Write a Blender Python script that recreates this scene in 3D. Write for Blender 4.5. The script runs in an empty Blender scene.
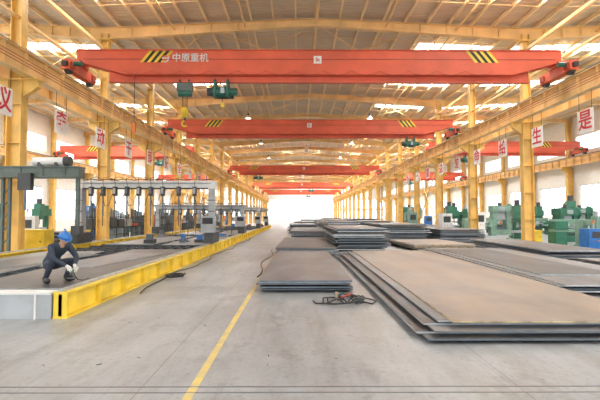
import bpy, bmesh, math, random
from mathutils import Vector, Matrix, Euler
random.seed(7)
S=bpy.context.scene
S.view_settings.view_transform='Standard'
S.view_settings.exposure=0.15

# ---------------- materials ----------------
def mat(name,col,rough=0.5,metal=0.0,var=0.12,scale=3.0,bump=0.0,col2=None,emit=0.0,detail=4,stretch=None,rust=None):
    m=bpy.data.materials.new(name); m.use_nodes=True
    nt=m.node_tree; b=nt.nodes['Principled BSDF']
    b.inputs['Roughness'].default_value=rough; b.inputs['Metallic'].default_value=metal
    tc=nt.nodes.new('ShaderNodeTexCoord')
    n=nt.nodes.new('ShaderNodeTexNoise'); n.inputs['Scale'].default_value=scale; n.inputs['Detail'].default_value=detail
    if stretch:
        mp=nt.nodes.new('ShaderNodeMapping'); mp.inputs['Scale'].default_value=stretch
        nt.links.new(tc.outputs['Object'],mp.inputs['Vector']); nt.links.new(mp.outputs['Vector'],n.inputs['Vector'])
    else: nt.links.new(tc.outputs['Object'],n.inputs['Vector'])
    r=nt.nodes.new('ShaderNodeValToRGB')
    c2=col2 if col2 else tuple(max(0,c*(1-var*2)) for c in col)
    c1=col if col2 else tuple(min(1,c*(1+var)) for c in col)
    r.color_ramp.elements[0].position=0.32; r.color_ramp.elements[1].position=0.68
    r.color_ramp.elements[0].color=(*c2,1); r.color_ramp.elements[1].color=(*c1,1)
    nt.links.new(n.outputs['Fac'],r.inputs['Fac']); out=r.outputs['Color']
    if rust:
        n2=nt.nodes.new('ShaderNodeTexNoise'); n2.inputs['Scale'].default_value=.7; n2.inputs['Detail'].default_value=10; n2.inputs['Roughness'].default_value=.7
        nt.links.new(tc.outputs['Object'],n2.inputs['Vector'])
        r2=nt.nodes.new('ShaderNodeMapRange'); r2.inputs['From Min'].default_value=.42; r2.inputs['From Max'].default_value=.62; r2.inputs['To Max'].default_value=rust[1]
        nt.links.new(n2.outputs['Fac'],r2.inputs['Value'])
        mx=nt.nodes.new('ShaderNodeMixRGB'); mx.inputs[2].default_value=(*rust[0],1)
        nt.links.new(r2.outputs['Result'],mx.inputs['Fac']); nt.links.new(out,mx.inputs[1]); out=mx.outputs['Color']
        r3=nt.nodes.new('ShaderNodeMapRange'); r3.inputs['To Min'].default_value=rough-.08; r3.inputs['To Max'].default_value=rough+.22
        nt.links.new(n2.outputs['Fac'],r3.inputs['Value']); nt.links.new(r3.outputs['Result'],b.inputs['Roughness'])
    nt.links.new(out,b.inputs['Base Color'])
    if bump>0:
        bp=nt.nodes.new('ShaderNodeBump'); bp.inputs['Strength'].default_value=bump
        nt.links.new(n.outputs['Fac'],bp.inputs['Height']); nt.links.new(bp.outputs['Normal'],b.inputs['Normal'])
    if emit>0:
        b.inputs['Emission Color'].default_value=(1,1,1,1); b.inputs['Emission Strength'].default_value=emit
    return m
M={}
M['yel']=mat('paint_yellow_column',(0.76,0.48,0.13),0.45,var=.10,scale=1.5)
M['cream']=mat('paint_cream_yellow',(0.84,0.57,0.25),0.5,var=.08,scale=1.0)
M['purlin']=mat('paint_purlin',(0.90,0.70,0.42),0.6,var=.05,scale=1.0)
M['brightyel']=mat('paint_bright_yellow',(0.84,0.60,0.05),0.4,var=.12,scale=2.0)
M['lineyel']=mat('worn_line_yellow',(0.66,0.51,0.14),0.6,scale=5,col2=(0.45,0.39,0.22),detail=8)
M['red']=mat('paint_crane_red',(0.72,0.13,0.065),0.5,var=.08,scale=.8)
M['dred']=mat('paint_dark_red',(0.36,0.06,0.04),0.5)
M['black']=mat('black_rubber',(0.02,0.02,0.022),0.5)
M['dark']=mat('dark_machine',(0.05,0.055,0.06),0.5)
M['white']=mat('white_paint',(0.80,0.80,0.78),0.5,var=.03)
M['signred']=mat('sign_red',(0.60,0.02,0.03),0.5)
M['green']=mat('machine_green',(0.035,0.16,0.10),0.45,scale=2)
M['lgreen']=mat('machine_pale_green',(0.19,0.32,0.25),0.45,scale=2)
M['hoist']=mat('hoist_green',(0.02,0.14,0.10),0.4)
M['grey']=mat('grey_paint',(0.38,0.41,0.44),0.45,var=.12,scale=2)
M['lgrey']=mat('light_grey_paint',(0.68,0.70,0.70),0.45,var=.06)
M['ggreen']=mat('gantry_grey_green',(0.10,0.14,0.13),0.5)
M['steel']=mat('steel_plate_blue',(0.225,0.25,0.28),0.36,0.25,scale=1.2,col2=(0.115,0.13,0.15),detail=8,stretch=(1,.4,1),rust=((.26,.21,.17),.6))
M['steeld']=mat('steel_plate_dark',(0.115,0.125,0.14),0.38,0.25,scale=1.4,col2=(0.055,0.062,0.072),detail=8,stretch=(1,.4,1),rust=((.17,.14,.115),.6))
M['brown']=mat('steel_plate_rust',(0.30,0.26,0.225),0.38,0.2,scale=.9,col2=(0.17,0.16,0.155),detail=9,stretch=(1.3,.35,1),rust=((.37,.29,.22),.6))
M['edge']=mat('cut_edge_steel',(0.45,0.49,0.53),0.4,0.4,scale=5)
M['edged']=mat('dark_edge_steel',(0.13,0.16,0.19),0.4,0.4,scale=5)
M['edger']=mat('rusty_edge',(0.62,0.50,0.32),0.6,0.1,scale=6,col2=(0.30,0.24,0.17))
M['wood']=mat('timber',(0.36,0.27,0.16),0.8,scale=8)
M['wall']=mat('wall_paint',(0.82,0.80,0.76),0.8,var=.03)
M['blue']=mat('blue_paint',(0.03,0.17,0.50),0.35)
M['cloth']=mat('work_cloth',(0.040,0.055,0.085),0.9,scale=8,bump=.2)
M['skin']=mat('skin',(0.55,0.33,0.22),0.5,var=.05,scale=8)
M['glove']=mat('work_glove',(0.70,0.70,0.68),0.9,scale=20)
M['hair']=mat('hair',(0.015,0.012,0.01),0.6)
M['orange']=mat('orange_paint',(0.70,0.20,0.04),0.45)
M['lamp']=mat('lamp_glass',(0.9,0.9,0.9),0.4,emit=3)

def roofmat():
    m=mat('roof_sheet',(0.68,0.56,0.41),0.6,var=.05,scale=.4)
    nt=m.node_tree; b=nt.nodes['Principled BSDF']
    tc=nt.nodes.new('ShaderNodeTexCoord'); w=nt.nodes.new('ShaderNodeTexWave'); w.wave_type='BANDS'; w.bands_direction='Y'
    w.inputs['Scale'].default_value=1.05
    nt.links.new(tc.outputs['Object'],w.inputs['Vector'])
    bp=nt.nodes.new('ShaderNodeBump'); bp.inputs['Strength'].default_value=.6; bp.inputs['Distance'].default_value=.06
    nt.links.new(w.outputs['Fac'],bp.inputs['Height']); nt.links.new(bp.outputs['Normal'],b.inputs['Normal'])
    return m
M['roof']=roofmat()
def floormat():
    m=bpy.data.materials.new('concrete_floor'); m.use_nodes=True; nt=m.node_tree; b=nt.nodes['Principled BSDF']
    tc=nt.nodes.new('ShaderNodeTexCoord'); L=nt.links.new
    def noise(s,d,st=None,rough=.6):
        n=nt.nodes.new('ShaderNodeTexNoise'); n.inputs['Scale'].default_value=s; n.inputs['Detail'].default_value=d; n.inputs['Roughness'].default_value=rough
        if st:
            mp=nt.nodes.new('ShaderNodeMapping'); mp.inputs['Scale'].default_value=st; L(tc.outputs['Object'],mp.inputs['Vector']); L(mp.outputs['Vector'],n.inputs['Vector'])
        else: L(tc.outputs['Object'],n.inputs['Vector'])
        return n
    def ramp(src,p0,p1,c0,c1):
        r=nt.nodes.new('ShaderNodeValToRGB'); r.color_ramp.elements[0].position=p0; r.color_ramp.elements[1].position=p1
        r.color_ramp.elements[0].color=(*c0,1); r.color_ramp.elements[1].color=(*c1,1); L(src,r.inputs['Fac']); return r
    def mul(a,c,f=1):
        mx=nt.nodes.new('ShaderNodeMixRGB'); mx.blend_type='MULTIPLY'; mx.inputs['Fac'].default_value=f; L(a,mx.inputs[1]); L(c,mx.inputs[2]); return mx.outputs['Color']
    n1=noise(.45,8); r1=ramp(n1.outputs['Fac'],.3,.7,(.255,.278,.30),(.385,.41,.435))
    n2=noise(2.2,10,(1,.25,1),.72); r2=ramp(n2.outputs['Fac'],.38,.56,(.76,.75,.73),(1,1,1))
    n3=noise(.8,6,(1.3,1,1),.78); r3=ramp(n3.outputs['Fac'],.36,.46,(.70,.68,.65),(1,1,1))
    n4=noise(14,4,None,.8); r4=ramp(n4.outputs['Fac'],.34,.44,(.55,.53,.50),(1,1,1))
    n5=noise(.6,5,(6,.25,1),.6); r5=ramp(n5.outputs['Fac'],.34,.44,(.82,.81,.80),(1,1,1))
    c=mul(r1.outputs['Color'],r2.outputs['Color']); c=mul(c,r3.outputs['Color'],.8); c=mul(c,r4.outputs['Color'],.7); c=mul(c,r5.outputs['Color'],.8)
    br=nt.nodes.new('ShaderNodeTexBrick'); br.offset=0; br.inputs['Scale'].default_value=1
    br.inputs['Mortar Size'].default_value=.008; br.inputs['Brick Width'].default_value=3.75; br.inputs['Row Height'].default_value=6.0
    br.inputs['Color1'].default_value=(1,1,1,1); br.inputs['Color2'].default_value=(.91,.91,.91,1); br.inputs['Mortar'].default_value=(.62,.62,.62,1)
    mp=nt.nodes.new('ShaderNodeMapping'); mp.inputs['Location'].default_value=(1.55,2.2,0)
    L(tc.outputs['Object'],mp.inputs['Vector']); L(mp.outputs['Vector'],br.inputs['Vector'])
    c=mul(c,br.outputs['Color'])
    L(c,b.inputs['Base Color'])
    mr=nt.nodes.new('ShaderNodeMapRange'); mr.inputs['To Min'].default_value=.2; mr.inputs['To Max'].default_value=.5
    L(n2.outputs['Fac'],mr.inputs['Value']); L(mr.outputs['Result'],b.inputs['Roughness'])
    bp=nt.nodes.new('ShaderNodeBump'); bp.inputs['Strength'].default_value=.08; L(n2.outputs['Fac'],bp.inputs['Height']); L(bp.outputs['Normal'],b.inputs['Normal'])
    return m
M['floor']=floormat()

# ---------------- mesh builder ----------------
class B:
    def __init__(s): s.v=[];s.f=[];s.m=[];s.mats=[];s.sm=[]
    def mi(s,k):
        if k not in s.mats: s.mats.append(k)
        return s.mats.index(k)
    def add(s,vs,fs,k,smooth=False):
        o=len(s.v); s.v+= [tuple(v) for v in vs]
        for i,f in enumerate(fs):
            s.f.append([a+o for a in f]); s.m.append(s.mi(k if isinstance(k,str) else k[i])); s.sm.append(smooth)
    def box(s,x0,x1,y0,y1,z0,z1,k,mtx=None,top=None):
        vs=[Vector(p) for p in ((x0,y0,z0),(x1,y0,z0),(x1,y1,z0),(x0,y1,z0),(x0,y0,z1),(x1,y0,z1),(x1,y1,z1),(x0,y1,z1))]
        if mtx: vs=[mtx@v for v in vs]
        fs=[(0,3,2,1),(4,5,6,7),(0,1,5,4),(1,2,6,5),(2,3,7,6),(3,0,4,7)]
        s.add(vs,fs,[k,top or k,k,k,k,k])
    def beam(s,p0,p1,w,h,k):
        p0=Vector(p0);p1=Vector(p1); d=p1-p0; L=d.length
        q=d.to_track_quat('Y','Z').to_matrix().to_4x4(); q=Matrix.Translation(p0)@q
        s.box(-w/2,w/2,0,L,-h/2,h/2,k,q)
    def cyl(s,p0,p1,r,k,n=12,r2=None):
        p0=Vector(p0);p1=Vector(p1);d=p1-p0; r2=r if r2 is None else r2
        q=Matrix.Translation(p0)@d.to_track_quat('Z','Y').to_matrix().to_4x4()
        vs=[q@Vector((math.cos(a)*r,math.sin(a)*r,0)) for a in [2*math.pi*i/n for i in range(n)]]
        vs+=[q@Vector((math.cos(a)*r2,math.sin(a)*r2,d.length)) for a in [2*math.pi*i/n for i in range(n)]]
        s.add(vs,[(i,(i+1)%n,n+(i+1)%n,n+i) for i in range(n)],k,True)
        s.add(vs,[tuple(range(n))[::-1],tuple(range(n,2*n))],k)
    def prism_y(s,poly,y0,y1,k):
        n=len(poly); vs=[(x,y0,z) for x,z in poly]+[(x,y1,z) for x,z in poly]
        s.add(vs,[tuple(range(n)),tuple(range(n,2*n))[::-1]]+[((i+1)%n,i,n+i,n+(i+1)%n) for i in range(n)],k)
    def sphere(s,c,r,k,nu=14,nv=9,mtx=None,z0=-1):
        vs=[];fs=[]
        c=Vector(c); r=Vector(r) if not isinstance(r,(int,float)) else Vector((r,r,r))
        for j in range(nv+1):
            t=math.pi*j/nv
            for i in range(nu):
                a=2*math.pi*i/nu
                p=Vector((math.sin(t)*math.cos(a)*r.x,math.sin(t)*math.sin(a)*r.y,max(z0,math.cos(t))*r.z))+c
                vs.append(mtx@p if mtx else p)
        for j in range(nv):
            for i in range(nu): fs.append((j*nu+i,(j+1)*nu+i,(j+1)*nu+(i+1)%nu,j*nu+(i+1)%nu))
        s.add(vs,fs,k,True)
    def tube(s,pts,r,k,n=8):
        for a,b in zip(pts[:-1],pts[1:]): s.cyl(a,b,r,k,n)
    def ibeam_y(s,x,y0,y1,z0,z1,w,k,ft=.03,wt=.02,rib=0):
        s.box(x-w/2,x+w/2,y0,y1,z0,z0+ft,k); s.box(x-w/2,x+w/2,y0,y1,z1-ft,z1,k)
        s.box(x-wt/2,x+wt/2,y0,y1,z0+ft,z1-ft,k)
        if rib:
            y=y0+rib/2
            while y<y1: s.box(x-w/2*.9,x+w/2*.9,y,y+.02,z0+ft,z1-ft,k); y+=rib
    def build(s,name,parent=None,loc=(0,0,0),rot=0,bevel=0):
        me=bpy.data.meshes.new(name); 
        me.from_pydata(s.v,[],s.f)
        for k in s.mats: me.materials.append(M[k])
        me.polygons.foreach_set('material_index',s.m); me.polygons.foreach_set('use_smooth',s.sm)
        me.update()
        o=bpy.data.objects.new(name,me); S.collection.objects.link(o)
        o.location=loc; o.rotation_euler=(0,0,rot)
        if parent: o.parent=parent
        if bevel:
            bv=o.modifiers.new('bevel','BEVEL'); bv.width=bevel; bv.segments=2; bv.limit_method='ANGLE'
        return o
def empty(name,loc=(0,0,0),rot=0):
    e=bpy.data.objects.new(name,None); S.collection.objects.link(e); e.location=loc; e.rotation_euler=(0,0,rot); return e
def text(ch,size,k,parent,loc,rot,name='lettering'):
    c=bpy.data.curves.new(name,'FONT'); c.body=ch; c.size=size; c.align_x='CENTER'; c.align_y='CENTER'; c.extrude=.006; c.offset=size*.012
    c.materials.append(M[k]); o=bpy.data.objects.new(name,c); S.collection.objects.link(o); o.location=loc; o.rotation_euler=rot; o.parent=parent; return o

# ---------------- dimensions ----------------
XL,XR=-10.9,12.9; WL,WR=-27.0,30.0; Y0,Y1=-13.4,151.6
BAY=7.5; bays=[16.6+BAY*k for k in range(-4,19)]
prof=[(WL,12.5),((WL+XL)/2,12.9),(XL,12.6),(1.0,13.15),(XR,12.6),((WR+XR)/2,12.9),(WR,12.5)]
def roofz(x):
    for (a,za),(b_,zb) in zip(prof[:-1],prof[1:]):
        if a<=x<=b_: return za+(zb-za)*(x-a)/(b_-a)
    return 12.5

b=B(); b.box(WL-1,WR+1,Y0-3,Y1+1,-.2,0,'floor'); b.build('floor')
b=B(); b.box(-1.075,-.99,-4,120,0.0,.003,'lineyel'); b.build('floor_marking_line')
b=B()
for y in (4.20,4.34): b.box(-24,27,y,y+.02,0,.004,'steel')
b.build('floor_rail_track')

# roof with skylight openings
sky=[]
for i,y in enumerate(bays[:-1]):
    ym=y+BAY/2
    if i%2==0: L_=((-10.2,-6.0),(7.0,12.3),(-24,-15),(13.6,22))
    elif ym>58: L_=((-4.0,3.6),(6.6,12.3),(-24,-15),(13.6,22))
    else: L_=((7.8,12.3),(-24,-13),(13.6,22))
    for (a,c) in L_: sky.append((a,c,ym-.6,ym+.6))
b=B()
for (pa,pc) in zip([p[0] for p in prof][:-1],[p[0] for p in prof][1:]):
    xs=sorted(set([pa,pc]+[v for s_ in sky for v in s_[:2] if pa<v<pc]))
    for a,c in zip(xs[:-1],xs[1:]):
        cuts=sorted([(s_[2],s_[3]) for s_ in sky if s_[0]<=a+1e-6 and c<=s_[1]+1e-6])
        p=Y0; segs=[]
        for q0,q1 in cuts: segs.append((p,q0)); p=q1
        segs.append((p,Y1))
        for p,q in segs:
            za,zc=roofz(a),roofz(c)
            b.add([(a,p,za),(c,p,zc),(c,q,zc),(a,q,za),(a,p,za+.06),(c,p,zc+.06),(c,q,zc+.06),(a,q,za+.06)],
                  [(0,3,2,1),(4,5,6,7),(0,1,5,4),(1,2,6,5),(2,3,7,6),(3,0,4,7)],'roof')
b.build('ceiling')
b=B()
x=WL+.6
while x<WR:
    z=roofz(x)-.01
    b.box(x-.03,x+.03,Y0,Y1,z-.22,z,'purlin'); b.box(x-.03,x+.06,Y0,Y1,z-.235,z-.22,'purlin')
    x+=1.25
b.build('roof_purlins')
for y in bays:
    b=B()
    for (a,za),(c,zc) in zip(prof[:-1],prof[1:]):
        zo=.24
        ha=.65 if a in (XL,XR) else .38; hc=.65 if c in (XL,XR) else .38
        b.prism_y([(a,za-zo-ha),(c,zc-zo-hc),(c,zc-zo),(a,za-zo)],y-.012,y+.012,'cream')
        b.prism_y([(a,za-zo-ha-.03),(c,zc-zo-hc-.03),(c,zc-zo-hc),(a,za-zo-ha)],y-.14,y+.14,'cream')
        b.prism_y([(a,za-zo-.03),(c,zc-zo-.03),(c,zc-zo),(a,za-zo)],y-.14,y+.14,'cream')
        n=8
        for i in range(1,n):
            t=i/n; xx=a+(c-a)*t; zt=za+(zc-za)*t-zo; hh=ha+(hc-ha)*t
            b.box(xx-.01,xx+.01,y-.12,y+.12,zt-hh,zt-.03,'cream')
    b.build('roof_rafter')
b=B()
for x in (-7,-3,1,5,9,-15,-19,-23,17,21,25):
    z=roofz(x)-.5
    b.cyl((x,Y0,z),(x,Y1,z),.05,'cream',8)
for i in range(3,20,2):
    for (xa,xb) in ((XL,-5),(-5,1),(1,7),(7,XR),(-19,XL),(XR,21)):
        b.cyl((xa,bays[i],roofz(xa)-.5),(xb,bays[i+1],roofz(xb)-.5),.03,'cream',6)
        b.cyl((xb,bays[i],roofz(xb)-.5),(xa,bays[i+1],roofz(xa)-.5),.03,'cream',6)
for y in bays:
    for dy in (2.5,5.0):
        for (a,za),(c,zc) in zip(prof[:-1],prof[1:]): b.cyl((a,y+dy,za-.2),(c,y+dy,zc-.2),.02,'cream',5)
b.build('roof_bracing')

def column(x,y,both=True,inner=1):
    b=B(); W=.56; D=.42
    for sx in (-1,1):
        xx=x+sx*(W/2-.015); b.box(xx-.015,xx+.015,y-D/2,y+D/2,.04,7.0,'yel')
        b.box(x+sx*.2-.013,x+sx*.2+.013,y-D/2+.02,y+D/2-.02,7.0,12.0,'yel')
    b.box(x-W/2,x+W/2,y-.01,y+.01,.04,7.0,'yel'); b.box(x-.2,x+.2,y-.01,y+.01,7,12.0,'yel')
    b.box(x-.42,x+.42,y-.35,y+.35,0,.04,'yel')
    for z in (1.5,3,4.5,6): b.box(x-W/2+.03,x+W/2-.03,y-D/2+.03,y+D/2-.03,z,z+.015,'yel')
    for sx in ((-1,1) if both else (inner,)):
        pts=[(x+sx*W/2,6.3),(x+sx*.85,6.7),(x+sx*.85,6.95),(x+sx*W/2,6.95)]
        if sx<0: pts=pts[::-1]
        b.prism_y(pts,y-.12,y+.12,'yel')
    b.box(x-.9 if both or inner<0 else x-.3,x+.9 if both or inner>0 else x+.3,y-.2,y+.2,6.95,7.0,'yel')
    b.box(x-.35,x+.35,y-.25,y+.25,11.6,11.68,'yel')
    b.build('steel_column')
for y in bays:
    column(XL,y); column(XR,y)
    column(WL+.45,y,False,1); column(WR-.45,y,False,-1)

for x in (XL+.6,XL-.6,XR-.6,XR+.6,WL+1.05,WR-1.05):
    b=B(); b.ibeam_y(x,Y0,Y1,7.0,7.85,.36,'cream',rib=1.25)
    b.box(x-.04,x+.04,Y0,Y1,7.85,7.97,'edged')
    sx=-1 if x in (XL-.6,XR-.6,WR-1.05) else 1
    for dz in (.25,.36,.47): b.box(x+sx*.22,x+sx*.24,Y0,Y1,7.0+dz,7.02+dz,'dred')
    b.build('crane_runway_beam')
b=B()
for x in (XL,XR):
    b.box(x-.08,x+.08,Y0,Y1,11.0,11.16,'cream')
    b.box(x-.06,x+.06,Y0,Y1,9.4,9.5,'cream')
    for i in (7,12,17):
        b.cyl((x,bays[i],.3),(x,bays[i+1],6.8),.06,'cream',8); b.cyl((x,bays[i],6.8),(x,bays[i+1],.3),.06,'cream',8)
b.build('column_bracing')

def wall_side(name,x,sx,zb,zt):
    b=B(); t=.25; x0,x1=(x-t,x) if sx<0 else (x,x+t)
    b.box(x0,x1,Y0,Y1,0,zb,'wall'); b.box(x0,x1,Y0,Y1,zt,8.6,'wall'); b.box(x0,x1,Y0,Y1,10.2,12.5,'wall')
    for y in bays:
        b.box(x0,x1,y-1.0,y+1.0,zb,zt,'wall'); b.box(x0,x1,y-.6,y+.6,8.6,10.2,'wall')
    b.build(name)
    for i,y in enumerate(bays[:-1]):
        w=B(); ya,yb=y+1.0,y+BAY-1.0; xm=(x0+x1)/2; z0,z1=zb,zt
        w.box(xm-.04,xm+.04,ya,yb,z0,z0+.08,'lgrey'); w.box(xm-.04,xm+.04,ya,yb,z1-.08,z1,'lgrey')
        n=6
        for k in range(n+1):
            yy=ya+(yb-ya)*k/n; w.box(xm-.04,xm+.04,yy-.04,yy+.04,z0,z1,'lgrey')
        for q in (.33,.67): w.box(xm-.03,xm+.03,ya,yb,z0+(z1-z0)*q-.03,z0+(z1-z0)*q+.03,'lgrey')
        w.build('window_%s%d'%('l' if sx<0 else 'r',i+1))
wall_side('wall_left',WL,-1,1.2,4.8); wall_side('wall_right',WR,1,1.6,5.0)
b=B()
b.box(WL,-4.5,Y1,Y1+.25,0,.8,'wall'); b.box(6.5,WR,Y1,Y1+.25,0,.8,'wall'); b.box(WL,WR,Y1,Y1+.25,3.6,4.4,'wall'); b.box(WL,WR,Y1,Y1+.25,7.4,12.5,'wall')
x=WL
while x<WR:
    if not -4.5<x<5: b.box(x,min(x+.8,WR),Y1,Y1+.25,.8,3.6,'wall')
    b.box(x,min(x+.6,WR),Y1,Y1+.25,4.4,7.4,'wall'); x+=5.0
b.build('wall_back')

# ---------------- cranes ----------------
def hazard(b,x0,x1,z0,z1,y,flip):
    n=7; w=(x1-x0)/n; sk=(z1-z0)*.8*(1 if flip else -1)
    for i in range(n):
        xa=x0+i*w
        pts=[(xa,z0),(xa+w,z0),(xa+w+sk,z1),(xa+sk,z1)]
        b.prism_y(pts,y-.012,y,'brightyel' if i%2==0 else 'black')
def crane(xa,xb,y,hoistx=None,drop=0,name='overhead_crane',stripes=True,label=False):
    e=empty(name,(0,y,0)); b=B(); hw=.28
    zt,zb=9.3,8.2
    poly=[(xa,8.8),(xa+2.2,zb),(xb-2.2,zb),(xb,8.8),(xb,zt),(xa,zt)]
    b.prism_y(poly,-hw,hw,'red')
    b.box(xa,xb,-hw-.08,hw+.08,zt,zt+.03,'red')
    b.box(xa+2.2,xb-2.2,-hw-.08,hw+.08,zb-.03,zb,'red')
    b.box(xa+1.4,xb-1.4,-.02,.02,zb-.28,zb+.25,'red'); b.box(xa+1.4,xb-1.4,-.12,.12,zb-.32,zb-.28,'red')
    b.box(xa+.3,xb-.3,-hw-.014,-hw-.002,zt-.42,zt-.39,'dred')
    b.build('girder',e)
    c=B()
    for x in (xa,xb):
        c.box(x-.18,x+.18,-1.2,1.2,8.14,8.58,'red'); c.box(x-.24,x+.24,-.4,.4,8.58,8.82,'red')
        for yy in (-.95,.95):
            c.cyl((x-.1,yy,8.16),(x+.1,yy,8.16),.19,'dark',14); c.box(x-.24,x+.24,yy-.18,yy+.18,8.22,8.48,'dred')
        sx=1 if x==xa else -1
        c.cyl((x+sx*.2,-.9,8.45),(x+sx*.55,-.9,8.45),.11,'hoist',12)
        c.box(x-.1,x+.1,-1.35,-1.2,8.25,8.45,'black')
    c.build('end_carriages',e)
    d=B()
    if stripes:
        hazard(d,xa+2.9,xa+4.0,zt-.55,zt-.02,-hw-.003,True); hazard(d,xb-4.0,xb-2.9,zt-.55,zt-.02,-hw-.003,False)
    d.box(.72,1.08,-hw-.02,-hw-.003,zt-.6,zt-.25,'white')
    for i in range(int((xb-xa-4.4)/1.3)):
        x0=xa+2.2+i*1.3; pts=[(x0+1.3*t,-hw-.12,zb+.12-.2*math.sin(math.pi*t)) for t in (0,.25,.5,.75,1)]
        d.tube(pts,.01,'dred',5)
    d.build('markings_and_festoon',e)
    text('5t',.24,'signred',e,(.9,-hw-.03,zt-.43),(math.pi/2,0,0),'load_label')
    if label:
        text('中原重机',.42,'lgrey',e,(-4.95,-hw-.01,zt-.36),(math.pi/2,0,0),'maker_lettering')
        r=B()
        r.cyl((-6.1,-hw-.012,zt-.36),(-6.1,-hw-.003,zt-.36),.2,'lgrey',16); r.cyl((-6.1,-hw-.018,zt-.36),(-6.1,-hw-.012,zt-.36),.13,'red',16); r.box(-6.25,-5.95,-hw-.02,-hw-.012,zt-.39,zt-.33,'lgrey'); r.build('maker_emblem',e)
    if hoistx is not None:
        h=B(); x=hoistx; z=zb-.36-.38
        h.cyl((x-.45,0,z),(x+.35,0,z),.24,'hoist',18); h.cyl((x+.35,0,z),(x+.68,0,z),.17,'hoist',14); h.cyl((x-.7,0,z),(x-.45,0,z),.19,'dark',14)
        h.box(x-.38,x-.28,-.27,.27,z-.26,z+.45,'hoist'); h.box(x+.2,x+.3,-.27,.27,z-.26,z+.45,'hoist')
        h.box(x-.45,x+.45,.25,.5,z-.2,z+.2,'dark'); h.box(x-.05,x+.12,-.29,-.2,z-.12,z+.12,'edge')
        for wx in (x-.33,x+.25):
            for wy in (-.1,.1): h.cyl((wx,wy-.03,zb-.24),(wx,wy+.03,zb-.24),.07,'dark',10)
        h.cyl((x,0,z-.2),(x,0,z-.55),.012,'black',6); h.box(x-.08,x+.08,-.06,.06,z-.72,z-.52,'brightyel')
        h.build('hoist',e)
    return e
c1=crane(XL+.75,XR-.75,19.8,-3.5,label=True)
crane(XL+.6,XR-.6,34.1,9.0)
crane(XL+.6,XR-.6,65,-6)
crane(XL+.6,XR-.6,98,3)
crane(XL+.6,XR-.6,125,3)
crane(WL+1.05,XL-.6,47,-15); crane(WL+1.05,XL-.6,80,-20)
crane(XR+.6,WR-1.05,44,17.5); crane(XR+.6,WR-1.05,75,20)
b=B(); x=-5.25; y=0; zb=8.2
b.box(x-.35,x+.35,-.16,.16,zb-.72,zb-.36,'ggreen'); b.cyl((x-.3,0,zb-.8),(x+.3,0,zb-.8),.16,'hoist',14)
for wx in (x-.2,x+.2):
    for wy in (-.1,.1): b.cyl((wx,wy-.03,zb-.25),(wx,wy+.03,zb-.25),.06,'dark',10)
for dx in (-.12,-.05,.05,.12): b.cyl((x+dx,0,zb-.85),(x+dx*.8,0,6.65),.014,'black',6)
b.cyl((x-.09,0,6.5),(x+.09,0,6.5),.26,'brightyel',18); b.box(x-.15,x+.15,-.12,.12,6.25,6.66,'brightyel')
b.cyl((x,0,6.25),(x,0,6.12),.05,'dark',10)
b.tube([(x+.13*math.cos(a),0,5.98+.13*math.sin(a)) for a in [math.pi*.5+i*.5 for i in range(9)]],.04,'brightyel',8)
b.build('hook_trolley',c1)
b=B(); b.cyl((-7.4,-.5,8.0),(-7.4,-.5,5.9),.015,'black',6); b.box(-7.47,-7.33,-.56,-.44,5.45,5.9,'orange'); b.cyl((-7.4,-.5,8.0),(-7.4,-.3,8.25),.015,'black',6); b.build('pendant_control',c1)

def sign(x,y,ch,sx):
    b=B(); s=.5; z=5.75
    b.box(x-.015,x+.015,y-s,y+s,z-s,z+s,'white')
    for yy in (y-.4,y+.4): b.cyl((x,yy,z+s),(x,yy,7.0),.012,'dark',6)
    o=b.build('hanging_sign_board')
    rz=math.pi/2 if sx>0 else -math.pi/2
    text(ch,.9,'signred',o,(x+sx*.02,y,z),(math.pi/2,0,rz),'character')
for i,ch in enumerate('议牵动干部安全产质量'): sign(XL+.6,14.9+3.72*i,ch,1)
for i,ch in enumerate('是生给命效益第一力'): sign(XR-.6,18.2+3.72*i,ch,-1)

# ---------------- steel plate stacks ----------------
def stack(x,y,w,l,n,th,rot=0,z0=.08,jit=.12,top='steel',edges=('edge','edged','steel'),gapchance=.3,name='steel_plate_stack',bearers=True):
    b=B(); z=z0
    if bearers and z0>.03:
        k=max(3,int(l/2.2))
        for i in range(k):
            yy=-l/2+.4+(l-.8)*i/(k-1); b.box(-w/2+.05,w/2-.05,yy-.05,yy+.05,0,z0,'wood')
    for i in range(n):
        last=i==n-1
        dx=random.uniform(-jit,jit); dy=random.uniform(-jit,jit)*1.5; r=random.uniform(-.006,.006)
        mt=Matrix.Translation((dx,dy,0))@Matrix.Rotation(r,4,'Z')
        b.box(-w/2,w/2,-l/2,l/2,z,z+th,random.choice(edges),mt,top=top if last else random.choice(('steel','steeld')))
        z+=th+.002
        if not last and random.random()<gapchance:
            for j in range(3):
                yy=-l/2+.8+(l-1.6)*j/2; b.box(-w/2+.25,w/2-.25,yy-.04,yy+.04,z,z+.035,'wood')
            z+=.037
    b.build(name,loc=(x,y,0),rot=rot); return z
def plate(x0,y0,w,l,z,th,rot,top,edge,name='steel_plate'):
    b=B(); b.box(0,w,0,l,0,th,edge,top=top); return b.build(name,loc=(x0,y0,z),rot=rot)
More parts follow.
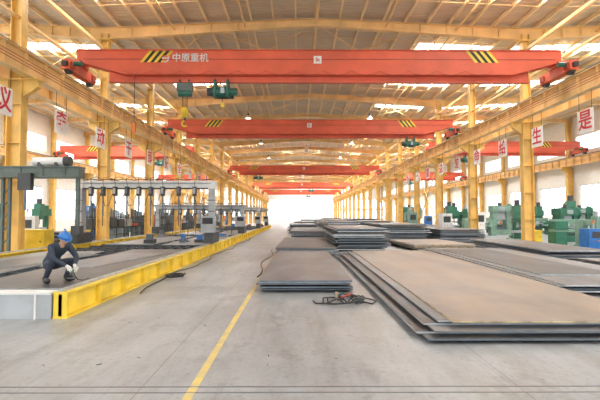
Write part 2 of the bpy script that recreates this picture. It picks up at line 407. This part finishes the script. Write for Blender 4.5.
def main_stack():
    b=B()
    for i in range(6): b.box(1.9,4.9,6.4+i*2.1,6.5+i*2.1,0,.05,'wood')
    z=.05
    for (x0,y0,w,l,th,r,ed,tp,gap) in ((1.72,5.75,3.4,11.8,.025,.000,'edged','steeld',.0),(1.64,6.0,3.4,12.0,.025,.004,'edge','steeld',.03),(1.84,5.82,3.3,12.1,.02,-.004,'edged','steel',.0),
         (1.78,6.15,3.3,11.6,.02,.003,'edge','steeld',.02),(1.98,6.12,3.3,11.9,.025,-.006,'edge','steel',.0),(2.14,5.98,3.15,12.2,.025,-.012,'edger','brown',0)):
        mt=Matrix.Translation((x0,y0,0))@Matrix.Rotation(r,4,'Z')
        b.box(0,w,0,l,z,z+th,ed,mt,top=tp); z+=th+.002
        if gap:
            for i in range(5): b.box(.3,w-.2,.6+i*2.6,.68+i*2.6,z,z+gap,'wood',mt)
            z+=gap+.002
    b.build('steel_plate_stack')
main_stack()
z=stack(7.4,14.5,3.2,10.5,4,.03,-.03,top='steel',edges=('edge','edged'))
plate(5.95,10.6,2.0,7.8,z,.03,-.02,'steeld','edge')
stack(7.0,23.4,3.0,5.0,6,.03,.05,top='brown',edges=('edger','edge','edged'))
stack(10.9,20.3,2.5,8.0,6,.04,-.04,top='steeld')
stack(10.75,10.0,2.4,9.0,4,.03,.02,top='steel')
stack(15.9,13.5,3.0,8.0,6,.04,.02,top='steeld'); stack(20.0,15.5,3.0,8.0,8,.04,.0,top='steeld')
stack(.16,13.6,2.05,8.0,5,.03,.0,z0=.04,jit=.07,top='steel',edges=('edge','edged'))
stack(.45,23.0,2.5,9.2,7,.03,-.02,jit=.12,top='steeld')
stack(.9,34.5,2.6,10,12,.04,.0,jit=.15,top='steeld')
stack(.4,46.5,2.6,10,12,.05,.0,jit=.15,top='steel')
stack(3.1,24.9,2.5,8.0,17,.04,.0,jit=.18,top='steel')
stack(6.7,31.2,2.9,8.0,18,.04,.02,jit=.2,top='steel')
stack(10.4,30.2,2.7,7.0,14,.04,-.03,jit=.15,top='steeld')
stack(3.4,36.5,2.3,9.0,22,.04,.0,jit=.15,top='steeld')
stack(10.2,39.5,2.6,8.0,18,.04,.0,jit=.15,top='steel')
stack(6.8,41,2.6,9.0,22,.04,.0,jit=.15,top='steeld')
stack(3.8,48,2.6,10.0,20,.05,.0,jit=.15,top='steeld')
stack(7.4,52,2.8,10.0,20,.05,.0,jit=.15,top='brown')
stack(4.4,61,2.8,10.0,20,.05,.0,jit=.15,top='steel'); stack(9.0,66,2.8,10.0,20,.05,.0,jit=.15,top='steel')
stack(.9,60,2.6,10,14,.05,.0,jit=.15,top='steeld'); stack(2,76,3,10,18,.05,.0,top='steel'); stack(6,80,3,10,20,.05,.0,top='steeld')
# hose with torch
e=B()
pts=[]
for i in range(80):
    a=i*.36; r=.20+.06*math.sin(i*.7)+.09*math.sin(i*.17)
    pts.append((.95+r*1.5*math.cos(a)+.08*math.sin(i*.11),8.6+r*1.5*math.sin(a),.02+.016*(i%5)))
e.tube(pts,.014,'black',6)
e.tube([(1.2,8.6,.02),(1.42,8.3,.02),(1.56,8.6,.02),(1.35,8.95,.02)],.014,'black',6)
e.tube([(.75,8.6,.05),(.55,8.3,.03),(.35,8.35,.02),(.3,8.6,.02)],.014,'black',6)
e.cyl((.85,8.5,.10),(1.08,8.66,.15),.02,'dred',10); e.cyl((1.08,8.66,.15),(1.2,8.75,.1),.015,'edge',8)
e.cyl((.78,8.8,.05),(.78,8.8,.16),.03,'edger',10); e.box(1.1,1.28,8.45,8.58,0,.10,'dark')
e.build('gas_hose_coil')
# long cables lying along the track and beside the centre plates
e=B(); e.tube([(-3.55+.12*math.sin(y*.9)+.05*math.sin(y*2.3),y,.015) for y in [9.5+.4*i for i in range(60)]],.014,'black',6)
e.tube([(-3.4+.2*math.cos(a)*(1+.02*a),12+.3*math.sin(a),.02+.004*a) for a in [i*.4 for i in range(50)]],.013,'black',6); e.build('floor_cable')
e=B(); e.tube([(-1.2+.12*math.sin(y*1.1),y,.015) for y in [12+.4*i for i in range(26)]],.012,'black',6); e.build('floor_cable')
b=B()
for i in range(90):
    x=random.choice((random.uniform(-3.2,-1.4),random.uniform(-.9,2.0)));y=random.uniform(4.6,24)
    if x>-.95 and (y>9.2 or (x>.1 and y>7.7)) or (x>1.5 and y>5.5): continue
    s=random.uniform(.004,.014); mt=Matrix.Translation((x,y,0))@Matrix.Rotation(random.random()*3,4,'Z'); b.box(-s*2.2,s*2.2,-s*.5,s*.5,0,s*.4,random.choice(('dark','wood','edged')),mt)
b.build('scrap_offcuts')

# ---------------- cutting table on the left ----------------
T=B()
xr,xl=-3.94,-9.9; y0,y1=7.2,62
def railbeam(x):
    T.box(x-.12,x+.12,y0,y1,0,.04,'brightyel'); T.box(x-.12,x+.12,y0,y1,.40,.44,'brightyel'); T.box(x-.03,x+.03,y0,y1,.04,.40,'brightyel')
    y=y0
    while y<y1: T.box(x-.11,x+.11,y,y+.02,.04,.40,'brightyel'); y+=1.2
    T.box(x-.03,x+.03,y0,y1,.44,.49,'edge')
railbeam(xr); railbeam(xl)
T.box(xl,xr-.14,y0-.02,y0+.25,0,.40,'grey'); T.box(xl,xr-.14,y0-.04,y0+.3,.40,.43,'lgrey')
for i in range(8): T.box(xl+.3+i*.75,xl+.33+i*.75,y0-.04,y0,.0,.40,'lgrey')
y=y0+1.1
while y<y1: T.box(xl+.14,xr-.14,y,y+.05,.0,.30,'dark'); y+=1.2
for x in [xl+.6+i*.42 for i in range(13)]:
    T.box(x-.01,x+.01,y0+.3,y1,.18,.31,'edged')
T.build('cutting_table')
plate(-6.55,8.2,2.2,9.5,.312,.025,.02,'steeld','edge')
plate(-9.35,7.7,2.3,9.0,.312,.025,.05,'steel','edge')
plate(-6.5,20.6,2.2,8,.312,.03,.0,'steel','edge')
plate(-9.3,20.9,2.3,8,.312,.03,.0,'steeld','edge')
plate(-6.6,31.5,2.2,10,.312,.03,.0,'steeld','edge'); plate(-9.3,32,2.2,10,.312,.03,.0,'steel','edge')
plate(-9.3,9.4,1.6,6.0,.342,.025,-.12,'steeld','edge')
plate(-6.9,11.6,1.5,4.2,.342,.025,-.16,'steel','edge')
b=B()
for i in range(34):
    x=random.uniform(-9.2,-4.6); y=random.uniform(21.5,58); h=random.uniform(.06,.5); w_=random.uniform(.1,.4)
    if min(abs(y-g_) for g_ in (30.5,43.2,54))<1.2: continue
    b.box(x-w_,x+w_,y-.3,y+.3,.345,.345+h*.4,random.choice(('edged','dark','steel')))
    b.box(x-w_*.6,x+w_*.6,y-.2,y+.1,.345+h*.4,.345+h,random.choice(('edged','dred','blue','grey','orange')))
b.build('cut_steel_parts')
stack(-15.6,15,2.6,7,6,.04,.1,top='steel'); stack(-17,27,2.4,7,8,.05,0,top='steeld')
stack(-13.6,19.7,1.6,4.5,9,.05,.0,top='steeld')

def gantry(y,xa,xb,z,k,k2,name,truss=False):
    b=B()
    b.box(xa,xb,y-.18,y+.18,z-.12,z+.2,k)
    b.box(xa,xb,y-.24,y-.18,z+.08,z+.10,k2); b.box(xa+.2,xb-.2,y+.18,y+.32,z-.05,z+.12,k2)
    b.box(xa,xb,y-.2,y+.2,z-.17,z-.12,k2)
    for x in (xa,xb):
        b.box(x-.12,x+.12,y-.2,y+.2,.95,z-.16,'grey'); b.box(x-.2,x+.2,y-.7,y+.7,.5,.95,k2)
        b.prism_y([(x-.14,z-.16),(x+.14,z-.16),(x+.2,z+.2),(x-.2,z+.2)],y-.22,y+.22,k)
        for yy in (y-.5,y+.5): b.cyl((x-.06,yy,.595),(x+.06,yy,.595),.1,'dark',12)
        for zz in (1.4,1.9,2.4): b.box(x-.16,x+.16,y-.22,y-.2,zz,zz+.03,'dark')
    b.box(xb-.35,xb+.25,y-.68,y-.25,.97,1.7,'grey'); b.box(xb-.28,xb+.18,y-.7,y-.68,1.35,1.62,'black')
    for j,t in enumerate((.1,.19,.28,.37,.46,.55,.64,.76,.88)):
        x=xa+(xb-xa)*t; b.box(x-.08,x+.08,y-.42,y-.24,z-.5,z-.08,k2); b.box(x-.05,x+.05,y-.46,y-.42,z-.4,z-.15,('grey','edged')[j%2])
        b.cyl((x,y-.34,z-.5),(x,y-.34,z-1.4),.035,'edged',8); b.cyl((x,y-.34,z-1.4),(x,y-.34,z-1.85),.02,'dark',8)
        b.tube([(x,y-.3,z-.1),(x-.05,y-.3,z+.3),(x+.15,y-.2,z+.38),(x+.4,y,z+.22)],.012,('black','dred','black')[j%3],5)
        b.tube([(x,y-.4,z-.5),(x+.12,y-.42,z-.95),(x+.3,y-.4,z-.9),(x+.4,y-.3,z-.4)],.012,'black',5)
    pts=[(xa+(xb-xa)*i/30,y+.1,z+.24+.06*abs(math.sin(i*.8))) for i in range(31)]
    b.tube(pts,.02,'black',5)
    return b.build(name)
gantry(19.7,-9.9,-3.94,3.1,'lgrey','dark','gantry_cutting_machine')
gantry(30.5,-9.9,-3.94,2.3,'grey','dark','gantry_cutting_machine')
gantry(43.2,-9.9,-3.94,2.4,'lgrey','dark','gantry_cutting_machine')
gantry(54,-9.9,-3.94,2.4,'grey','dark','gantry_cutting_machine')
b=B(); y=15.4
b.box(-18,-7.75,y-.22,y+.22,3.1,3.42,'ggreen'); b.box(-18,-7.75,y-.28,y+.28,3.42,3.46,'ggreen'); b.box(-18,-7.75,y-.28,y+.28,3.06,3.1,'ggreen')
for i in range(13): b.box(-17.6+i*.78,-17.57+i*.78,y-.26,y+.26,3.1,3.42,'ggreen')
for x in (-10.42,-17.6):
    for dx in (-.12,.12): b.box(x+dx-.04,x+dx+.04,y-.06,y+.06,.12,3.06,'ggreen')
    for i in range(6): b.beam((x-.12,y,.2+i*.45),(x+.12,y,.5+i*.45),.03,.03,'ggreen')
    b.box(x-.25,x+.25,y-.4,y+.4,0,.12,'dark')
b.cyl((-9.4,y-.1,3.64),(-8.3,y-.1,3.64),.15,'lgrey',14); b.cyl((-8.3,y-.1,3.64),(-8.1,y-.1,3.64),.18,'dark',14); b.box(-9.2,-9.1,y-.25,y+.05,3.44,3.6,'dark'); b.box(-8.6,-8.5,y-.25,y+.05,3.44,3.6,'dark')
b.box(-7.93,-7.82,y-.06,y+.06,1.3,3.06,'ggreen'); b.box(-8.03,-7.72,y-.15,y+.15,1.05,1.35,'dark')
b.box(-9.75,-9.3,y-.45,y-.24,2.6,3.2,'dark'); b.cyl((-9.5,y-.4,2.6),(-9.5,y-.4,1.9),.04,'edged')
b.build('semi_gantry_crane')
def ybox(x,y,w,h,d):
    b=B(); b.box(-w/2,w/2,-d/2,d/2,.1,h,'brightyel'); b.box(-w/2-.03,w/2+.03,-d/2-.03,d/2+.03,h,h+.04,'brightyel')
    for sx in (-1,1):
        for sy in (-1,1): b.box(sx*w/2-.05,sx*w/2+.05,sy*d/2-.05,sy*d/2+.05,0,.1,'dark')
    b.box(-w/2+.08,w/2-.08,-d/2-.015,-d/2,.2,h-.1,'brightyel'); b.cyl((w/2-.15,-d/2-.03,h*.6),(w/2-.15,-d/2,h*.6),.03,'dark')
    return b.build('yellow_tool_cabinet',loc=(x,y,0))
ybox(-10.75,17.9,.9,1.1,.7); ybox(-11.9,23.2,1.1,.9,.8)
def welder(x,y,k='orange'):
    b=B()
    b.box(-.6,.6,-.4,.4,.1,.65,k); b.box(-.65,.65,-.45,.45,.65,.7,'dred'); 
    for sx in (-.5,.5): b.box(sx-.06,sx+.06,-.4,.4,0,.1,'dark')
    b.cyl((-.3,-.41,.4),(-.3,-.4,.4),.1,'dark'); b.box(.1,.5,-.42,-.4,.25,.5,'dark'); b.build('welding_power_source',loc=(x,y,0))
welder(-12.2,17.1 - .3); welder(15.2,18.8,'dred'); welder(17.0,20.4,'orange')

def rack(x,y,l):
    b=B()
    n=int(l/.3)
    for i in range(n+1):
        yy=y+i*.3; h=1.7+.6*random.random()
        b.box(x-.04,x+.04,yy-.04,yy+.04,0,h,random.choice(('dark','ggreen','dark','edged')))
        if i%4==0: b.box(x-.04,x+.8,yy-.03,yy+.03,.9,.98,'dark'); b.box(x+.74,x+.8,yy-.03,yy+.03,0,.9,'dark')
    for z in (.4,1.0,1.6): b.box(x-.03,x+.03,y,y+l,z,z+.06,'dark')
    for i in range(6): b.box(x+.05,x+.75,y+.2+i*l/6,y+l/6-.1+i*l/6,.98,1.1+.7*random.random(),random.choice(('edged','dark','blue','orange','dred','grey')))
    b.build('steel_storage_rack')
for x,y in ((-12.6,24.6),(-12.6,32.6),(-12.6,40.6),(-12.6,48.6),(-12.6,57),(-12.6,66),(-12.6,75)): rack(x,y,7.5)

def drill(x,y,k='green',s=1,rot=0):
    b=B()
    b.box(-.5,.5,-.9,.6,0,.22,'lgreen' if k=='green' else k); b.cyl((0,.2,.22),(0,.2,2.3),.19,k,16); b.cyl((0,.2,.22),(0,.2,.4),.3,k,16)
    b.box(-.28,.28,-1.0,.45,1.55,2.05,k); b.box(-.24,.24,-.85,-.35,1.3,2.4,k); b.cyl((0,-.6,2.4),(0,-.6,2.75),.16,'dark',14)
    b.cyl((0,-.6,.95),(0,-.6,1.3),.06,'edge'); b.box(-.35,.35,-.95,-.25,.6,.75,'grey'); b.box(-.25,.25,-.75,-.3,.22,.6,k)
    b.cyl((-.42,-.6,1.6),(-.24,-.6,1.6),.03,'edge')
    for a in range(4): b.cyl((-.4,-.6,1.6),(-.4,-.6+.22*math.cos(a*1.57),1.6+.22*math.sin(a*1.57)),.015,'edge',6)
    o=b.build('drill_press',loc=(x,y,0),rot=rot,bevel=.02); o.scale=(s,s,s)
def lathe(x,y,k='green',rot=0):
    b=B()
    b.box(-1.4,-.7,-.35,.35,0,.8,k); b.box(.9,1.4,-.3,.3,0,.75,k); b.box(-1.4,1.4,-.28,.28,.75,.92,'lgreen'); b.box(-1.4,-.6,-.33,.33,.92,1.4,k)
    b.cyl((-.6,0,1.15),(-.45,0,1.15),.2,'edge',18); b.box(.85,1.25,-.18,.18,.92,1.28,k); b.cyl((.6,0,1.15),(.85,0,1.15),.05,'edge')
    b.box(-.1,.4,-.4,.35,.92,1.02,'grey'); b.cyl((.15,-.45,.85),(.15,-.4,.85),.12,'dark',14); b.box(0,.2,-.2,.1,1.02,1.2,'grey')
    b.box(-1.3,1.3,.35,.4,.5,1.5,'lgreen'); b.build('lathe',loc=(x,y,0),rot=rot,bevel=.015)
def cabinet(x,y,k='lgrey',h=1.8,rot=0):
    b=B(); b.box(-.45,.45,-.35,.35,.08,h,k); b.box(-.4,.4,-.3,.3,0,.08,'dark'); b.box(-.3,.3,-.37,-.35,h*.62,h*.88,'dark')
    for i in range(3): b.cyl((-.2+.2*i,-.38,h*.5),(-.2+.2*i,-.35,h*.5),.03,random.choice(('orange','green','dred')),10)
    b.box(.38,.41,-.38,-.35,h*.3,h*.6,'dark'); b.cyl((0,0,h),(0,0,h+.25),.03,'edge'); b.cyl((0,0,h+.25),(0,0,h+.4),.05,'orange',10)
    b.build('control_cabinet',loc=(x,y,0),rot=rot,bevel=.015)
def press(x,y,k='lgreen',s=1,rot=0):
    b=B(); b.box(-.9,.9,-.7,.7,0,.5,k); 
    for sx in (-.7,.7): b.box(sx-.2,sx+.2,-.45,.45,.5,2.3,k)
    b.box(-.95,.95,-.55,.55,2.3,2.95,k); b.box(-.45,.45,-.3,.3,1.5,2.3,'grey'); b.box(-.6,.6,-.5,.5,.5,.72,'edged')
    b.cyl((.95,0,2.5),(1.12,0,2.5),.62,'green',24); b.cyl((1.12,0,2.5),(1.2,0,2.5),.12,'dark',12); b.cyl((0,0,2.95),(0,0,3.25),.18,'dark',12)
    b.box(-.3,.3,-.6,-.55,2.45,2.8,'grey'); b.box(-.25,-.1,-.6,-.5,1.0,1.4,'orange')
    o=b.build('power_press',loc=(x,y,0),rot=rot,bevel=.02); o.scale=(s,s,s)
def mill(x,y,k='green',s=1,rot=0):
    b=B(); b.box(-.5,.5,-.6,.6,0,.3,k); b.box(-.3,.3,.05,.6,.3,1.9,k); b.box(-.22,.22,-.8,.6,1.65,2.0,k); b.box(-.2,.2,-.85,-.45,1.35,2.25,k); b.cyl((0,-.65,2.25),(0,-.65,2.6),.15,'grey',14)
    b.box(-.25,.25,-.5,.05,.3,.9,k); b.box(-.85,.85,-.6,0,.9,1.02,'edged'); b.cyl((0,-.65,1.1),(0,-.65,1.35),.05,'edge'); b.cyl((.85,-.3,.95),(.95,-.3,.95),.13,'edge',14); b.cyl((-.95,-.3,.95),(-.85,-.3,.95),.13,'edge',14); b.box(.3,.55,.1,.5,.8,1.6,'lgrey')
    o=b.build('milling_machine',loc=(x,y,0),rot=rot,bevel=.02); o.scale=(s,s,s)
drill(14.6,28.8,'green',1.0,-.3); mill(16.3,31.5,'lgreen',1.0,.2); press(17.8,28.6,'green',.75,.2); drill(19.8,31.5,'green',1.15,-.3)
lathe(16.2,25.2,'green',.1); lathe(20.2,25.0,'lgreen',-.1); mill(21.2,28.4,'green',1.0,.5); lathe(23.4,31,'green'); press(23.6,36,'green',.8); drill(17.2,22.4,'green',.85,.4)
mill(14.9,22.2,'lgreen',.75,.4); mill(19.6,21.8,'blue',.8,.2); press(22.8,22.5,'green',.6,.3); mill(24.5,27.0,'lgreen',1.0); drill(26.3,32,'green',1.15)
cabinet(12.2,35.6,'lgrey',1.9,.1); cabinet(12.1,45.5,'lgreen',2.1); drill(14.2,41,'green',1.1); lathe(15.8,37.5,'lgreen'); press(18.8,40,'lgreen',.9); lathe(22.2,40,'green'); drill(14.5,52,'lgreen',1.1); press(15.5,60,'green',1); mill(18,47,'green',1.1); mill(21,52,'lgreen',1.1); press(24,46,'green',.9)
cabinet(14.5,34.5,'white',2.0); cabinet(18.3,34.6,'lgrey',1.7); cabinet(25.5,38.5,'lgrey',1.9); cabinet(20.9,34.2,'blue',1.6); cabinet(13.9,20.2,'blue',1.1); cabinet(22.0,20.3,'dred',1.3,.2)
drill(15.8,44.5,'green',1.1,.2); mill(16.9,49.5,'green',1.1); lathe(20.5,44,'green'); mill(27,35.5,'green',1.1); drill(23.5,42.6,'green',1.1); cabinet(16.8,55.5,'blue',1.7); welder(14.3,48,'orange'); mill(14.6,57,'lgreen',1.1)
ybox(14.2,25.9,.7,.8,.6); ybox(11.9,48.5,1.0,.9,.8)
press(-19.5,41,'blue',.9); lathe(-16.8,46,'green'); cabinet(-14.6,23.3,'lgrey',1.7,.3); press(-20.2,28,'lgreen',.8); lathe(-16.3,36,'grey',.2); drill(-20,34,'green',1.1); cabinet(-14.4,31.4,'blue',1.5); mill(-18.5,21,'grey',1.0,.3); mill(-17,54,'lgreen',1.1)

for y in [bays[i]+3.75 for i in (7,9,11,13,15)]:
    for x in (-5,7.2):
        b=B(); z=roofz(x)-.2
        b.cyl((x,y,z),(x,y,z-.7),.02,'dark',6); b.cyl((x,y,z-.7),(x,y,z-.9),.1,'dark',12); b.cyl((x,y,z-1.18),(x,y,z-.9),.3,'lgrey',18,.1); b.cyl((x,y,z-1.2),(x,y,z-1.18),.27,'lamp',18)
        b.build('high_bay_lamp')

# ---------------- worker ----------------
def skinmesh(name,verts,edges,radii,roots,k,parent,sub=2):
    me=bpy.data.meshes.new(name); me.from_pydata([tuple(v) for v in verts],edges,[]); me.materials.append(M[k])
    o=bpy.data.objects.new(name,me); S.collection.objects.link(o); o.parent=parent
    bpy.context.view_layer.objects.active=o
    md=o.modifiers.new('skin','SKIN'); md.use_smooth_shade=True
    if not me.skin_vertices: 
        bpy.ops.object.select_all(action='DESELECT'); o.select_set(True); bpy.ops.mesh.customdata_skin_add()
    sv=me.skin_vertices[0].data
    for i,r in enumerate(radii):
        sv[i].radius=r if isinstance(r,tuple) else (r,r); sv[i].use_root=i in roots
    sb=o.modifiers.new('sub','SUBSURF'); sb.levels=sub; sb.render_levels=sub
    return o
W=empty('crouching_worker',(-5.0,9.0,.338),rot=math.radians(-33)); W.scale=(1.06,1.06,1.06)
V=[(-.22,0,.34),(-.17,0,.46),(-.07,0,.59),(.07,0,.69),(.15,0,.745),
   (.09,.18,.69),(.24,.25,.47),(.43,.10,.33),
   (.09,-.18,.69),(.27,-.23,.48),(.45,-.05,.33),
   (-.20,.10,.31),(.19,.22,.42),(-.03,.20,.10),(-.04,.21,.07),(.14,.24,.035),
   (-.20,-.10,.31),(.21,-.22,.41),(-.02,-.20,.10),(-.03,-.21,.07),(.15,-.24,.035)]
E=[(0,1),(1,2),(2,3),(3,4),(3,5),(5,6),(6,7),(3,8),(8,9),(9,10),(0,11),(11,12),(12,13),(13,14),(14,15),(0,16),(16,17),(17,18),(18,19),(19,20)]
R=[(.13,.15),(.12,.14),(.115,.155),(.10,.15),.06,.07,.052,.036,.07,.052,.036,.095,.07,.05,.045,.035,.095,.07,.05,.045,.035]
skinmesh('clothed_body',V,E,R,{0},'cloth',W)
b=B()
for sy in (1,-1):
    mt=Matrix.Translation((.05,sy*.22,0))@Matrix.Rotation(sy*.2,4,'Z')
    b.sphere((0,0,.05),(.15,.055,.055),'black',mtx=mt,z0=-.9); b.sphere((-.08,0,.085),(.06,.052,.06),'black',mtx=mt)
b.build('boots',W)
for sy,wp,el in ((1,Vector((.43,.10,.33)),Vector((.24,.25,.47))),(-1,Vector((.45,-.05,.33)),Vector((.27,-.23,.48)))):
    f=Vector((.75,-.35*sy if sy>0 else .25,-.55)).normalized(); side=f.cross(Vector((0,0,1))).normalized(); up=side.cross(f).normalized()
    back=(el-wp).normalized()
    vs=[wp+back*.05,wp+f*.01,wp+f*.05,wp+f*.10]; es=[(0,1),(1,2),(2,3)]; rs=[(.037,.037),(.034,.036),(.024,.045),(.020,.046)]; roots={0}
    for i,(off,ln) in enumerate(((-.030,.085),(-.010,.095),(.010,.09),(.030,.073))):
        s0=len(vs); base=wp+f*.065+side*off
        curl=[0,.3,1.0,1.6]; p=base; vs.append(p); rs.append(.011)
        for j in range(3):
            a=curl[j+1]*.8; d=f*math.cos(a)-up*math.sin(a); p=p+d*ln*(.5,.3,.24)[j]; vs.append(p); rs.append(.0105-.001*j); es.append((len(vs)-2,len(vs)-1))
        roots.add(s0)
    s0=len(vs); p=wp+f*.035+side*(-.02*sy); roots.add(s0)
    for d,l in ((Vector((0,0,0)),0),(f*.5-side*sy*.8,.035),(f*.9-side*sy*.2-up*.4,.03),(f*.8-up*.6,.022)):
        p=p+d*l if l else p; vs.append(p); rs.append(.012)
        if l: es.append((len(vs)-2,len(vs)-1))
    skinmesh('glove_left' if sy>0 else 'glove_right',vs,es,rs,roots,'glove',W)
HM=Matrix.Translation((.235,0,.845))@Matrix.Rotation(.6,4,'Y')
h=B(); hv=[];hf=[]; nu,nv=20,14
for j in range(nv+1):
    t=math.pi*j/nv
    for i in range(nu):
        a=2*math.pi*i/nu; cx,cy,cz=math.sin(t)*math.cos(a),math.sin(t)*math.sin(a),math.cos(t)
        nar=1-.28*max(0,-cz)
        x_=cx*.095*nar+(.012 if cz<-.3 and cx>0 else 0); y_=cy*.074*nar; z_=cz*.118
        if cx>.8 and abs(cy)<.25 and -.35<cz<.1: x_+=.02
        if cx>.6 and .2<abs(cy)<.6 and 0<cz<.25: x_-=.008
        hv.append(HM@Vector((x_,y_,z_)))
for j in range(nv):
    for i in range(nu): hf.append((j*nu+i,(j+1)*nu+i,(j+1)*nu+(i+1)%nu,j*nu+(i+1)%nu))
h.add(hv,hf,'skin',True)
h.cyl((.13,0,.70),(.20,0,.80),.055,'skin',12,.05)
for s_ in (1,-1):
    h.sphere((0,.076*s_,-.005),(.018,.01,.03),'skin',8,6,HM); h.sphere((.083,.03*s_,.012),(.012,.014,.009),'white',8,6,HM); h.sphere((.092,.03*s_,.012),(.005,.006,.006),'black',8,6,HM)
    h.box(.085,.095,.03*s_-.016,.03*s_+.016,.03,.036,'hair',HM)
h.sphere((.094,0,-.02),(.018,.014,.022),'skin',8,6,HM); h.box(.078,.09,-.022,.022,-.06,-.052,'dred',HM)
h.sphere((-.025,0,.025),(.085,.078,.09),'hair',14,9,HM)
h.build('head',W)
k=B(); k.sphere((-.005,0,.045),(.125,.105,.11),'blue',20,10,HM,z0=0)
k.cyl(HM@Vector((0,0,.04)),HM@Vector((0,0,.048)),.128,'blue',20); k.sphere((.09,0,.042),(.075,.075,.008),'blue',14,6,HM)
k.box(-.11,.1,-.012,.012,.145,.163,'blue',HM); k.build('hard_hat',W)
g=B(); g.cyl((.45,.06,.27),(.58,-.03,.20),.028,'green',12); g.cyl((.58,-.03,.20),(.64,-.08,.16),.035,'dark',12); g.cyl((.64,-.08,.12),(.64,-.08,.135),.065,'edged',18)
g.tube([(.45,.06,.27),(.40,.12,.15),(.37,.2,.05),(.3,.35,.012),(.1,.6,.01)],.008,'black',6); g.build('angle_grinder',W)

# ---------------- lights ----------------
w=bpy.data.worlds.new('sky'); S.world=w; w.use_nodes=True
bg=w.node_tree.nodes['Background']; bg.inputs['Color'].default_value=(.93,.97,1,1); bg.inputs['Strength'].default_value=2.6
for (a,c,p,q) in sky:
    if p<-12: continue
    l=bpy.data.lights.new('skylight_daylight','AREA'); l.shape='RECTANGLE'; l.size=(c-a); l.size_y=1.2
    l.energy=(128 if p<60 else 175)*(c-a); l.color=(1,.985,.955)
    o=bpy.data.objects.new('skylight_daylight',l); S.collection.objects.link(o); o.location=((a+c)/2,(p+q)/2,max(roofz(a),roofz(c),roofz((a+c)/2))+.05)

cam=bpy.data.cameras.new('camera'); cam.lens=25.8; cam.sensor_width=36; cam.clip_end=400
co=bpy.data.objects.new('camera',cam); S.collection.objects.link(co); co.location=(0.0,0,1.7)
co.rotation_euler=(math.radians(90+2.13),0,math.radians(-.27)); S.camera=co
